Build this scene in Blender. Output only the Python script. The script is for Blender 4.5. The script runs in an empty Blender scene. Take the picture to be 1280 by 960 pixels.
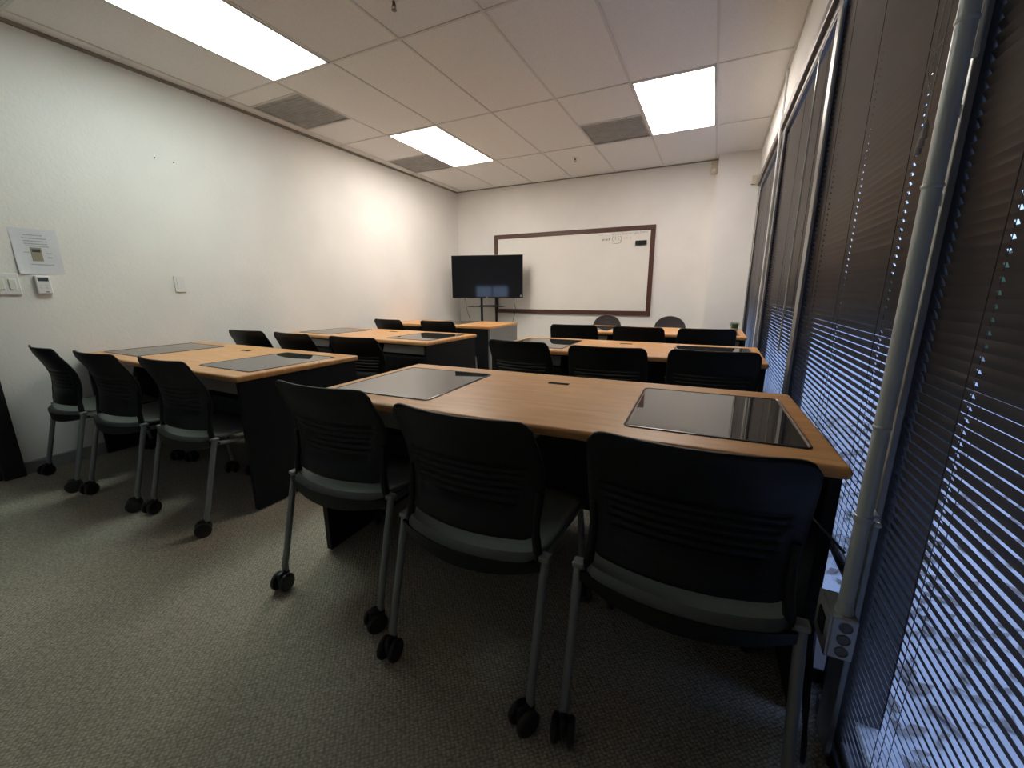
import bpy, bmesh, math, random
from mathutils import Vector, Matrix
random.seed(7)
S = bpy.context.scene
COL = S.collection
PI = math.pi
F = 2.712          # ceiling height
XL = -1.337        # left wall
XR = 2.905         # window wall
YB = 3.618         # back wall
YF = -4.0          # wall behind the camera

# ------------------------------------------------------------------ materials
def new_mat(name):
    m = bpy.data.materials.new(name); m.use_nodes = True
    nt = m.node_tree
    for n in list(nt.nodes): nt.nodes.remove(n)
    out = nt.nodes.new('ShaderNodeOutputMaterial')
    b = nt.nodes.new('ShaderNodeBsdfPrincipled')
    nt.links.new(b.outputs[0], out.inputs[0])
    return m, nt, b, out

def mat(name, col, rough=.5, metal=0., spec=.5, noise=None, bump=None, coat=0., ior=1.5):
    """noise=(scale, amount) colour variation; bump=(scale, strength, distance)"""
    m, nt, b, out = new_mat(name)
    b.inputs['Roughness'].default_value = rough
    b.inputs['Metallic'].default_value = metal
    b.inputs['Specular IOR Level'].default_value = spec
    b.inputs['Coat Weight'].default_value = coat; b.inputs['IOR'].default_value = ior
    tc = nt.nodes.new('ShaderNodeTexCoord')
    sc, amt = noise if noise else (8., .06)
    n = nt.nodes.new('ShaderNodeTexNoise'); n.inputs['Scale'].default_value = sc
    n.inputs['Detail'].default_value = 4
    nt.links.new(tc.outputs['Object'], n.inputs['Vector'])
    r = nt.nodes.new('ShaderNodeMapRange')
    r.inputs['To Min'].default_value = 1 - amt; r.inputs['To Max'].default_value = 1 + amt
    nt.links.new(n.outputs['Fac'], r.inputs['Value'])
    mx = nt.nodes.new('ShaderNodeVectorMath'); mx.operation = 'SCALE'
    mx.inputs[0].default_value = col
    nt.links.new(r.outputs[0], mx.inputs['Scale'])
    nt.links.new(mx.outputs[0], b.inputs['Base Color'])
    if bump:
        n2 = nt.nodes.new('ShaderNodeTexNoise'); n2.inputs['Scale'].default_value = bump[0]
        n2.inputs['Detail'].default_value = 3
        nt.links.new(tc.outputs['Object'], n2.inputs['Vector'])
        bp = nt.nodes.new('ShaderNodeBump'); bp.inputs['Strength'].default_value = bump[1]
        bp.inputs['Distance'].default_value = bump[2]
        nt.links.new(n2.outputs['Fac'], bp.inputs['Height'])
        nt.links.new(bp.outputs[0], b.inputs['Normal'])
    return m

def mat_wood():
    m, nt, b, out = new_mat('honey_laminate')
    tc = nt.nodes.new('ShaderNodeTexCoord')
    mp = nt.nodes.new('ShaderNodeMapping'); mp.inputs['Scale'].default_value = (1.2, 9., 4.)
    nt.links.new(tc.outputs['Object'], mp.inputs['Vector'])
    n = nt.nodes.new('ShaderNodeTexNoise'); n.inputs['Scale'].default_value = 3.; n.inputs['Detail'].default_value = 7
    n.inputs['Distortion'].default_value = .8
    nt.links.new(mp.outputs[0], n.inputs['Vector'])
    mp2 = nt.nodes.new('ShaderNodeMapping'); mp2.inputs['Scale'].default_value = (5., 120., 30.)
    nt.links.new(tc.outputs['Object'], mp2.inputs['Vector'])
    n2 = nt.nodes.new('ShaderNodeTexNoise'); n2.inputs['Scale'].default_value = 3.; n2.inputs['Detail'].default_value = 3
    nt.links.new(mp2.outputs[0], n2.inputs['Vector'])
    cr = nt.nodes.new('ShaderNodeValToRGB')
    cr.color_ramp.elements[0].position = .3; cr.color_ramp.elements[0].color = (.64, .315, .118, 1)
    cr.color_ramp.elements[1].position = .72; cr.color_ramp.elements[1].color = (.80, .435, .180, 1)
    nt.links.new(n.outputs['Fac'], cr.inputs[0])
    mx = nt.nodes.new('ShaderNodeMix'); mx.data_type = 'RGBA'; mx.blend_type = 'MULTIPLY'; mx.inputs[0].default_value = .35
    nt.links.new(cr.outputs[0], mx.inputs[6])
    r2 = nt.nodes.new('ShaderNodeMapRange'); r2.inputs['To Min'].default_value = .6; r2.inputs['To Max'].default_value = 1.15
    nt.links.new(n2.outputs['Fac'], r2.inputs['Value'])
    cmb = nt.nodes.new('ShaderNodeCombineColor')
    for i in range(3): nt.links.new(r2.outputs[0], cmb.inputs[i])
    nt.links.new(cmb.outputs[0], mx.inputs[7])
    nt.links.new(mx.outputs[2], b.inputs['Base Color'])
    b.inputs['Roughness'].default_value = .34
    b.inputs['Specular IOR Level'].default_value = .45
    return m

def mat_carpet():
    m, nt, b, out = new_mat('loop_carpet')
    tc = nt.nodes.new('ShaderNodeTexCoord')
    # loops: stretched voronoi in rows
    mp = nt.nodes.new('ShaderNodeMapping'); mp.vector_type = 'TEXTURE'; mp.inputs['Scale'].default_value = (.0085, .0112, 1.); mp.inputs['Rotation'].default_value = (0, 0, math.radians(131))
    nt.links.new(tc.outputs['Object'], mp.inputs['Vector'])
    v = nt.nodes.new('ShaderNodeTexVoronoi'); v.inputs['Scale'].default_value = 1.; v.inputs['Randomness'].default_value = .42
    nt.links.new(mp.outputs[0], v.inputs['Vector'])
    big = nt.nodes.new('ShaderNodeTexNoise'); big.inputs['Scale'].default_value = 2.2; big.inputs['Detail'].default_value = 5
    nt.links.new(tc.outputs['Object'], big.inputs['Vector'])
    fine = nt.nodes.new('ShaderNodeTexNoise'); fine.inputs['Scale'].default_value = 160.; fine.inputs['Detail'].default_value = 2
    nt.links.new(tc.outputs['Object'], fine.inputs['Vector'])
    cr = nt.nodes.new('ShaderNodeValToRGB')
    cr.color_ramp.elements[0].position = .05; cr.color_ramp.elements[0].color = (.66, .62, .49, 1)
    cr.color_ramp.elements[1].position = .75; cr.color_ramp.elements[1].color = (.30, .282, .222, 1)
    nt.links.new(v.outputs['Distance'], cr.inputs[0])
    a = nt.nodes.new('ShaderNodeMapRange'); a.inputs['To Min'].default_value = .74; a.inputs['To Max'].default_value = 1.26
    nt.links.new(big.outputs['Fac'], a.inputs['Value'])
    c = nt.nodes.new('ShaderNodeMapRange'); c.inputs['To Min'].default_value = .55; c.inputs['To Max'].default_value = 1.45
    nt.links.new(fine.outputs['Fac'], c.inputs['Value'])
    ml = nt.nodes.new('ShaderNodeMath'); ml.operation = 'MULTIPLY'
    nt.links.new(a.outputs[0], ml.inputs[0]); nt.links.new(c.outputs[0], ml.inputs[1])
    sc = nt.nodes.new('ShaderNodeVectorMath'); sc.operation = 'SCALE'
    nt.links.new(cr.outputs[0], sc.inputs[0]); nt.links.new(ml.outputs[0], sc.inputs['Scale'])
    nt.links.new(sc.outputs[0], b.inputs['Base Color'])
    bp = nt.nodes.new('ShaderNodeBump'); bp.inputs['Strength'].default_value = .9; bp.inputs['Distance'].default_value = .005; bp.invert = True
    nt.links.new(v.outputs['Distance'], bp.inputs['Height']); nt.links.new(bp.outputs[0], b.inputs['Normal'])
    b.inputs['Roughness'].default_value = .95; b.inputs['Specular IOR Level'].default_value = .1
    return m

def mat_wall(name, col, stain=0.):
    m, nt, b, out = new_mat(name)
    tc = nt.nodes.new('ShaderNodeTexCoord')
    n = nt.nodes.new('ShaderNodeTexNoise'); n.inputs['Scale'].default_value = 1.7; n.inputs['Detail'].default_value = 5
    nt.links.new(tc.outputs['Object'], n.inputs['Vector'])
    cr = nt.nodes.new('ShaderNodeMapRange'); cr.inputs['From Min'].default_value = .35; cr.inputs['From Max'].default_value = .7
    cr.inputs['To Min'].default_value = 1. - .05 - stain; cr.inputs['To Max'].default_value = 1.02
    nt.links.new(n.outputs['Fac'], cr.inputs['Value'])
    sc = nt.nodes.new('ShaderNodeVectorMath'); sc.operation = 'SCALE'; sc.inputs[0].default_value = col
    nt.links.new(cr.outputs[0], sc.inputs['Scale']); nt.links.new(sc.outputs[0], b.inputs['Base Color'])
    n2 = nt.nodes.new('ShaderNodeTexNoise'); n2.inputs['Scale'].default_value = 55.; n2.inputs['Detail'].default_value = 2
    nt.links.new(tc.outputs['Object'], n2.inputs['Vector'])
    bp = nt.nodes.new('ShaderNodeBump'); bp.inputs['Strength'].default_value = .35; bp.inputs['Distance'].default_value = .004
    nt.links.new(n2.outputs['Fac'], bp.inputs['Height']); nt.links.new(bp.outputs[0], b.inputs['Normal'])
    b.inputs['Roughness'].default_value = .75; b.inputs['Specular IOR Level'].default_value = .25
    return m

def mat_emit(name, col, strength):
    m, nt, b, out = new_mat(name)
    b.inputs['Base Color'].default_value = (.8, .8, .8, 1)
    b.inputs['Emission Color'].default_value = (*col, 1)
    # faint prismatic cell pattern of the diffuser
    tc = nt.nodes.new('ShaderNodeTexCoord')
    n = nt.nodes.new('ShaderNodeTexNoise'); n.inputs['Scale'].default_value = 3.
    nt.links.new(tc.outputs['Object'], n.inputs['Vector'])
    r = nt.nodes.new('ShaderNodeMapRange'); r.inputs['To Min'].default_value = strength * .9; r.inputs['To Max'].default_value = strength * 1.1
    nt.links.new(n.outputs['Fac'], r.inputs['Value']); nt.links.new(r.outputs[0], b.inputs['Emission Strength'])
    return m

def mat_glass(name):
    m, nt, b, out = new_mat(name)
    nt.nodes.remove(b)
    tr = nt.nodes.new('ShaderNodeBsdfTransparent'); tr.inputs[0].default_value = (.86, .9, .9, 1)
    gl = nt.nodes.new('ShaderNodeBsdfGlossy'); gl.inputs['Roughness'].default_value = .01
    fr = nt.nodes.new('ShaderNodeFresnel'); fr.inputs[0].default_value = 1.45
    mx = nt.nodes.new('ShaderNodeMixShader')
    ge = nt.nodes.new('ShaderNodeNewGeometry'); iv = nt.nodes.new('ShaderNodeMath'); iv.operation = 'SUBTRACT'; iv.inputs[0].default_value = 1.
    nt.links.new(ge.outputs['Backfacing'], iv.inputs[1])
    mu = nt.nodes.new('ShaderNodeMath'); mu.operation = 'MULTIPLY'; nt.links.new(fr.outputs[0], mu.inputs[0]); nt.links.new(iv.outputs[0], mu.inputs[1])
    nt.links.new(mu.outputs[0], mx.inputs[0]); nt.links.new(tr.outputs[0], mx.inputs[1]); nt.links.new(gl.outputs[0], mx.inputs[2])
    nt.links.new(mx.outputs[0], out.inputs[0])
    return m

def mat_ground():
    m, nt, b, out = new_mat('pale_paving')
    tc = nt.nodes.new('ShaderNodeTexCoord')
    n = nt.nodes.new('ShaderNodeTexNoise'); n.inputs['Scale'].default_value = 3.; n.inputs['Detail'].default_value = 8
    nt.links.new(tc.outputs['Object'], n.inputs['Vector'])
    cr = nt.nodes.new('ShaderNodeValToRGB')
    cr.color_ramp.elements[0].position = .35; cr.color_ramp.elements[0].color = (.62, .62, .61, 1)
    cr.color_ramp.elements[1].position = .65; cr.color_ramp.elements[1].color = (.80, .80, .79, 1)
    nt.links.new(n.outputs['Fac'], cr.inputs[0]); nt.links.new(cr.outputs[0], b.inputs['Base Color'])
    b.inputs['Roughness'].default_value = .9
    return m

M = dict(
    wood=mat_wood(), carpet=mat_carpet(),
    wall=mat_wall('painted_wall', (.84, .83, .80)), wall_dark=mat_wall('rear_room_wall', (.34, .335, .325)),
    tile=mat('mineral_fibre_tile', (.83, .83, .82), .95, noise=(90., .10), bump=(140., .4, .003)),
    tbar=mat('ceiling_bar', (.70, .69, .67), .6), angle=mat('wall_angle', (.30, .28, .25), .6), shadowgap=mat('joint_shade', (.34, .32, .30), .8),
    grille=mat('dusty_grille', (.46, .45, .43), .7, noise=(9., .3), bump=(220., .6, .003)),
    fixture=mat('white_enamel', (.75, .75, .73), .4),
    black=mat('black_laminate', (.008, .0088, .013), .5, spec=.3, noise=(30., .1)),
    plastic=mat('black_plastic', (.009, .0098, .0105), .5, spec=.3, noise=(60., .1), bump=(500., .15, .0006)),
    seat=mat('lit_black_seat_plastic', (.13, .145, .135), .5, noise=(40., .08), bump=(350., .25, .0008)),  # same black as the backrest, with overhead light put into the paler colour
    frame=mat('grey_powder_coat', (.27, .29, .285), .38, metal=.35),
    caster=mat('black_caster_plastic', (.016, .016, .017), .35),
    steel=mat('galvanised_steel', (.50, .51, .52), .42, metal=.5, noise=(25., .18)),
    conduit=mat('painted_grey_conduit', (.52, .54, .51), .36, metal=.15, noise=(12., .12)),
    chrome=mat('chrome', (.8, .8, .8), .15, metal=1.),
    glass_top=mat('dark_tinted_glass', (.040, .041, .040), .018, spec=.5, ior=2.3, noise=(3., .05)),
    glass_rim=mat('grey_rim', (.10, .10, .10), .28, metal=.7),
    greypanel=mat('grey_monitor_housing', (.32, .32, .315), .4, noise=(14., .12)),
    greylam=mat('grey_laminate', (.22, .22, .23), .55),
    bronze=mat('bronze_frame', (.15, .13, .115), .4, metal=.5),
    grommet=mat('matte_black_grommet', (.008, .008, .008), .85, spec=.1),
    mullion=mat('dark_mullion', (.035, .033, .034), .45, metal=.2),
    alu=mat('dull_aluminium', (.30, .30, .29), .38, metal=.6),
    slat=mat('brown_slat', (.085, .072, .068), .38, noise=(5., .12)),
    cordm=mat('dark_cord', (.05, .045, .04), .8), palecord=mat('pale_cord', (.35, .33, .31), .8),
    wand=mat('clear_plastic_wand', (.62, .60, .52), .12, spec=.8),
    tvb=mat('tv_bezel', (.012, .012, .013), .25), tvs=mat('tv_screen', (.006, .007, .010), .06, spec=.75, noise=(2., .02)),
    logo=mat('pale_logo', (.6, .62, .65), .4), sticker=mat('sticker', (.25, .3, .36), .5),
    wboard=mat('whiteboard_surface', (.84, .82, .77), .22, spec=.4, noise=(2.5, .05)),
    wframe=mat('dark_walnut', (.085, .036, .026), .4, noise=(22., .3)),
    ink=mat('marker_ink', (.10, .09, .09), .6), faint=mat('faded_marker_ink', (.42, .40, .38), .6),
    white=mat('white_plastic', (.78, .78, .77), .35), paper=mat('white_paper', (.70, .72, .76), .8),
    print_=mat('printed_grey_text', (.42, .43, .47), .8), photo=mat('printed_photo', (.30, .28, .20), .7), lcd=mat('lcd_dark', (.07, .08, .10), .25),
    switch=mat('ivory_switch', (.80, .82, .76), .35), beige=mat('beige_plastic', (.62, .56, .44), .5),
    base=mat('grey_white_baseboard', (.40, .41, .40), .5, noise=(9., .1)),
    door=mat('black_door_paint', (.014, .014, .018), .45),
    fabric=mat('charcoal_upholstery', (.075, .068, .070), .95, noise=(180., .3), bump=(300., .5, .001)),
    pot=mat('pale_pot', (.55, .5, .45), .6), grass=mat('plant_green', (.10, .17, .06), .6, noise=(30., .4)),
    glass=mat_glass('window_glass'), ground=mat_ground(), litter=mat('dry_leaf', (.34, .29, .25), .8, noise=(6., .5)),
    soil=mat('bark_mulch', (.16, .13, .12), .95, noise=(14., .5), bump=(20., .8, .02)),
    hedge=mat('hedge_leaves', (.07, .12, .05), .8, noise=(9., .5)),
    outwall=mat('outside_render', (.45, .44, .42), .8), nail=mat('nail_hole', (.05, .045, .04), .8),
)
M['lamp_cool'] = mat_emit('cool_diffuser', (.86, 1., .94), 8.3)
M['lamp_warm'] = mat_emit('warm_diffuser', (1., .905, .82), 15.)

# ------------------------------------------------------------------ mesh helpers
class MB:
    def __init__(s): s.bm = bmesh.new()
    def box(s, x0, x1, y0, y1, z0, z1, bev=0., seg=2, rot=None):
        t = bmesh.new(); bmesh.ops.create_cube(t, size=1.)
        for v in t.verts:
            v.co = Vector(((x0 + x1) / 2 + v.co.x * (x1 - x0), (y0 + y1) / 2 + v.co.y * (y1 - y0), (z0 + z1) / 2 + v.co.z * (z1 - z0)))
        if bev: bmesh.ops.bevel(t, geom=t.edges[:], offset=bev, segments=seg, profile=.5, affect='EDGES')
        if rot: bmesh.ops.transform(t, matrix=rot, verts=t.verts[:])
        s.merge(t); return s
    def merge(s, t):
        me = bpy.data.meshes.new('tmp'); t.to_mesh(me); t.free(); s.bm.from_mesh(me); bpy.data.meshes.remove(me)
    def slab(s, x0, x1, y0, y1, z0, z1, r, bev=0., n=6):
        """rounded-rectangle plate (corner radius r in plan) with eased top/bottom edges"""
        t = bmesh.new(); pts = []
        for cx, cy, a0 in ((x1 - r, y1 - r, 0), (x0 + r, y1 - r, PI / 2), (x0 + r, y0 + r, PI), (x1 - r, y0 + r, 1.5 * PI)):
            for i in range(n + 1):
                a = a0 + PI / 2 * i / n; pts.append((cx + r * math.cos(a), cy + r * math.sin(a)))
        f = t.faces.new([t.verts.new((x, y, z0)) for x, y in pts])
        ex = bmesh.ops.extrude_face_region(t, geom=[f])
        for v in [g for g in ex['geom'] if isinstance(g, bmesh.types.BMVert)]: v.co.z = z1
        bmesh.ops.recalc_face_normals(t, faces=t.faces[:])
        if bev:
            ed = [e for e in t.edges if abs(e.verts[0].co.z - e.verts[1].co.z) < 1e-6]
            bmesh.ops.bevel(t, geom=ed, offset=bev, segments=4, profile=.5, affect='EDGES')
        s.merge(t); return s
    def tube(s, pts, r, n=10, closed=False, cap=True):
        pts = [Vector(p) for p in pts]; rs = r if isinstance(r, (list, tuple)) else [r] * len(pts)
        rings = []; prev = None
        for i, p in enumerate(pts):
            if closed: d = (pts[(i + 1) % len(pts)] - pts[i - 1])
            elif i == 0: d = pts[1] - p
            elif i == len(pts) - 1: d = p - pts[-2]
            else: d = (pts[i + 1] - p).normalized() + (p - pts[i - 1]).normalized()
            d.normalize()
            if prev is None:
                u = d.orthogonal().normalized()
            else:
                u = (prev - d * prev.dot(d))
                u = u.normalized() if u.length > 1e-6 else d.orthogonal().normalized()
            prev = u; w = d.cross(u)
            rings.append([s.bm.verts.new(p + (u * math.cos(2 * PI * k / n) + w * math.sin(2 * PI * k / n)) * rs[i]) for k in range(n)])
        m = len(rings)
        for i in range(m if closed else m - 1):
            a, b = rings[i], rings[(i + 1) % m]
            for k in range(n): s.bm.faces.new((a[k], a[(k + 1) % n], b[(k + 1) % n], b[k]))
        if cap and not closed:
            s.bm.faces.new(rings[0][::-1]); s.bm.faces.new(rings[-1])
        return s
    def lathe(s, prof, axis='z', o=(0, 0, 0), n=20):
        """prof: (radius, height) pairs"""
        rings = []
        for r, h in prof:
            ring = []
            for k in range(n):
                a = 2 * PI * k / n; c, d = r * math.cos(a), r * math.sin(a)
                p = {'z': (c, d, h), 'x': (h, c, d), 'y': (c, h, d)}[axis]
                ring.append(s.bm.verts.new((p[0] + o[0], p[1] + o[1], p[2] + o[2])))
            rings.append(ring)
        for a, b in zip(rings, rings[1:]):
            for k in range(n): s.bm.faces.new((a[k], a[(k + 1) % n], b[(k + 1) % n], b[k]))
        s.bm.faces.new(rings[0][::-1]); s.bm.faces.new(rings[-1])
        return s
    def quad(s, *ps):
        s.bm.faces.new([s.bm.verts.new(p) for p in ps]); return s
    def build(s, name, m, parent=None, smooth=False, loc=None, label=None):
        bmesh.ops.recalc_face_normals(s.bm, faces=s.bm.faces[:])
        me = bpy.data.meshes.new(name); s.bm.to_mesh(me); s.bm.free()
        me.materials.append(m)
        if smooth:
            for p in me.polygons: p.use_smooth = True
            try: me.set_sharp_from_angle(angle=math.radians(38))
            except Exception: pass
        o = bpy.data.objects.new(name, me); COL.objects.link(o)
        if parent: o.parent = parent
        if loc: o.location = loc
        if label: o['label'] = label
        return o

def tag(o, label, cat, group=None, kind=None):
    o['label'] = label; o['category'] = cat
    if group: o['group'] = group
    if kind: o['kind'] = kind
    return o
def thing(name, label, cat, loc=(0, 0, 0), rz=0., group=None):
    o = bpy.data.objects.new(name, None); COL.objects.link(o)
    o.empty_display_size = .1
    o.location = loc; o.rotation_euler = (0, 0, rz)
    return tag(o, label, cat, group)
def struct(o, label=None):
    o['kind'] = 'structure'
    if label: o['label'] = label
    return o
def copy_tree(o, parent=None):
    kids = [c for c in bpy.data.objects if c.parent == o]
    c = o.copy(); COL.objects.link(c); c.parent = parent
    for k in kids: copy_tree(k, c)
    return c
def catmull(pts, n=6):
    pts = [Vector(p) for p in pts]; out = []
    for i in range(len(pts) - 1):
        p0 = pts[max(i - 1, 0)]; p1 = pts[i]; p2 = pts[i + 1]; p3 = pts[min(i + 2, len(pts) - 1)]
        for k in range(n):
            t = k / n
            out.append(.5 * ((2 * p1) + (p2 - p0) * t + (2 * p0 - 5 * p1 + 4 * p2 - p3) * t * t + (3 * p1 - p0 - 3 * p2 + p3) * t ** 3))
    out.append(pts[-1]); return out

# ------------------------------------------------------------------ room shell
struct(MB().box(XL - .2, XR + .12, YF - .2, YB + .2, -.12, 0).build('floor', M['carpet']), 'olive grey loop pile carpet')
struct(MB().box(XL - .15, XL, YF - .15, YB + .15, 0, F + .1).build('wall_left', M['wall']), 'long off-white textured wall')
struct(MB().box(XL, XR + .2, YB, YB + .15, 0, F + .1).build('wall_back', M['wall']), 'off-white wall behind the whiteboard')
b = MB(); b.box(XL, -.6, YF - .15, YF, 0, F + .1); b.box(.5, XR + .2, YF - .15, YF, 0, F + .1); b.box(-.6, .5, YF - .15, YF, 1.35, F + .1); b.box(-.6, .5, YF - .15, YF, 0, .9)
struct(b.build('wall_front', M['wall_dark']), 'wall behind the viewpoint')
w5 = MB().box(-.6, .5, YF - .09, YF - .084, .9, 1.35).build('window_5', M['glass']); struct(w5)
b = MB()
for a in ((-.6, -.56, .9, 1.35), (.46, .5, .9, 1.35), (-.07, -.03, .9, 1.35), (-.56, .46, .9, .94), (-.56, .46, 1.31, 1.35)): b.box(a[0], a[1], YF - .11, YF - .06, a[2], a[3])
b.build('window_frame', M['bronze'], w5)
struct(MB().box(2.47, XR + .2, 3.42, YB, 0, F + .02).build('wall_column', M['wall']), 'boxed-out column in the far corner')
struct(MB().box(XR, XR + .2, YF, 3.42, 2.355, F + .1).build('wall_right', M['wall']), 'off-white bulkhead above the windows')
struct(MB().box(XR, XR + .2, YF, -2.72, 0, 2.355).build('wall_right', M['wall']), 'solid wall past the nearest window')
b = MB(); b.box(XL, XL + .012, -1.575, YB, 0, .075, .003); b.box(XL, XL + .017, -1.575, YB, .062, .082, .004)
struct(b.build('baseboard_left', M['base']))
b = MB(); b.box(XL + .02, 2.47, YB - .012, YB, 0, .08, .003); struct(b.build('baseboard_back', M['base']))
# nail holes in the left wall
b = MB()
for y, z in ((-.539, 2.139), (-.415, 2.137)): b.lathe([(.004, 0), (.0055, .001), (.003, .002)], 'x', (XL, y, z), 8)
h = b.build('nail_hole', M['nail']); h.parent = bpy.data.objects['wall_left']
# door on the left wall, at the edge of view
D = thing('door_1', 'black painted door and frame in the long wall', 'door'); D['kind'] = 'structure'; del D['category']
MB().box(XL + .001, XL + .05, -1.68, -1.585, 0, 2.1, .004).build('door_frame', M['door'], D)
MB().box(XL + .001, XL + .05, -2.65, -2.56, 0, 2.1, .004).build('door_frame', M['door'], D)
MB().box(XL + .001, XL + .05, -2.56, -1.68, 2.02, 2.1, .004).build('door_frame', M['door'], D)
MB().box(XL + .001, XL + .03, -2.56, -1.68, .005, 2.02, .002).build('door_panel', M['door'], D)
b = MB(); b.tube([(XL + .03, -1.76, 1.0), (XL + .075, -1.76, 1.0), (XL + .08, -1.78, 1.0), (XL + .08, -1.87, 1.0)], .009); b.build('door_handle', M['steel'], D, True)

# ceiling: tiles with a slightly recessed edge, T bars, perimeter angle
GX = [-1.219 + .6096 * i for i in range(7)]
GY = [2.438 - 1.219 * i for i in range(6)]
LIGHTS = [(GX[1], GX[2], -1.219, 0.), (GX[1], GX[2], 1.219, 2.438), (GX[5], GX[6], 1.219, 2.438)]
VENTS = [(GX[0], GX[1], .19, .76), (GX[0], GX[1], 1.87, 2.438), (GX[4], GX[5], 1.86, 2.438)]
struct(MB().box(XL - .1, XR + .2, YF - .1, YB + .1, F + .11, F + .22).build('ceiling', M['tile']), 'slab above the suspended ceiling')
xs = [XL] + GX + [XR]; ys = sorted([YB, YF] + GY)
b = MB()
def tile(b, x0, x1, y0, y1):
    g = .007
    if x1 - x0 < .03 or y1 - y0 < .03: return
    b.box(x0 + g, x1 - g, y0 + g, y1 - g, F + .002, F + .02)
for i in range(len(xs) - 1):
    for j in range(len(ys) - 1):
        x0, x1, y0, y1 = xs[i], xs[i + 1], ys[j], ys[j + 1]
        if any(abs(l[0] - x0) < .01 and abs(l[2] - y0) < .01 for l in LIGHTS): continue
        hit = [v for v in VENTS if abs(v[0] - x0) < .01 and v[2] > y0 - .01 and v[3] < y1 + .01]
        if hit:
            tile(b, x0, x1, y0, hit[0][2]); tile(b, x0, x1, hit[0][3], y1)
        else: tile(b, x0, x1, y0, y1)
struct(b.build('ceiling', M['tile']), 'grey-white mineral fibre ceiling tiles')
b = MB()
b.box(XL, XR, YF, YB, F + .021, F + .024)  # dark-coloured sheet: shade of the joints is put into its colour
struct(b.build('ceiling', M['shadowgap']), 'dark sheet as painted shade behind the tile joints')
b = MB()
for x in GX: b.box(x - .0085, x + .0085, YF, YB, F - .002, F + .021)
for k, y in enumerate(GY): b.box(XL, XR, y - .0085, y + .0085, F - .0025, F + .021)
for v in VENTS:
    for y in (v[2], v[3]): b.box(v[0], v[1], y - .0085, y + .0085, F - .0025, F + .021)
struct(b.build('trim_1', M['tbar']), 'ceiling grid bars')
b = MB()
b.box(XL, XL + .012, YF, YB, F - .02, F + .006); b.box(XL, 2.47, YB - .01, YB, F - .012, F + .006)
struct(b.build('trim_2', M['angle']), 'wall angle along the ceiling edge')
b = MB(); b.box(XR - .012, XR, YF, 3.42, F - .012, F + .006); struct(b.build('trim_3', M['tbar']))

# fluorescent troffers
LL = ['long troffer light overhead by the near end of the plain wall', 'bright troffer light in front of the television corner', 'bright troffer light nearest the window wall']
for k, (x0, x1, y0, y1) in enumerate(LIGHTS):
    t = thing('ceiling_light', LL[k], 'ceiling light', ((x0 + x1) / 2, (y0 + y1) / 2, F), group='ceiling lights')
    w, d = (x1 - x0) / 2 - .009, (y1 - y0) / 2 - .009
    b = MB()
    for a in ((-w, w, -d, -d + .014), (-w, w, d - .014, d), (-w, -w + .014, -d, d), (w - .014, w, -d, d)): b.box(*a, -.005, .02)
    b.build('light_frame', M['fixture'], t)
    MB().box(-w + .014, w - .014, -d + .014, d - .014, -.002, .004).build('diffuser', M['lamp_cool' if k == 0 else 'lamp_warm'], t)
    MB().box(-w, w, -d, d, .03, .09, .006).build('housing', M['fixture'], t)
# return air grilles
VL = ['grey ceiling grille nearest the viewer beside the long wall', 'grey ceiling grille beside the troffer above the television corner', 'grey ceiling grille beside the light nearest the windows']
for k, (x0, x1, y0, y1) in enumerate(VENTS):
    t = thing('ceiling_vent', VL[k], 'vent', ((x0 + x1) / 2, (y0 + y1) / 2, F), group='ceiling grilles')
    w, d = (x1 - x0) / 2 - .009, (y1 - y0) / 2 - .009
    MB().box(-w, w, -d, d, .010, .018).build('grille_backing', M['grille'], t)
    b = MB(); n = 14
    for i in range(n):
        y = -d + .02 + (2 * d - .04) * (i + .5) / n
        b.box(-w + .015, w - .015, y - .010, y + .004, .001, .0035)
    b.build('louver', M['grille'], t)
    b = MB()
    for a in ((-w, w, -d, -d + .016), (-w, w, d - .016, d), (-w, -w + .016, -d, d), (w - .016, w, -d, d)): b.box(*a, -.002, .010)
    b.build('grille_frame', M['grille'], t)
# sprinkler heads
SL = ['small brass sprinkler head at the near top edge of the ceiling', 'small sprinkler head in the ceiling tile above the whiteboard']
for k, (x, y) in enumerate(((.825, -.295), (.91, 2.772))):
    t = thing('sprinkler', SL[k], 'sprinkler', (x, y, F + .002), group='ceiling sprinklers')
    MB().lathe([(.004, .006), (.03, 0.), (.028, -.004), (.012, -.008)], n=20).build('escutcheon', M['fixture'], t, True)
    b = MB(); b.lathe([(.008, -.008), (.008, -.02), (.006, -.03)], n=12)
    b.tube([(-.008, 0, -.02), (-.014, 0, -.032), (-.006, 0, -.046), (0, 0, -.048)], .0022, 6); b.tube([(.008, 0, -.02), (.014, 0, -.032), (.006, 0, -.046), (0, 0, -.048)], .0022, 6)
    b.build('sprinkler_frame', M['bronze'], t, True)
    MB().lathe([(.003, -.047), (.015, -.0485), (.015, -.050), (.002, -.051)], n=12).build('deflector', M['bronze'], t, True)

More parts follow.
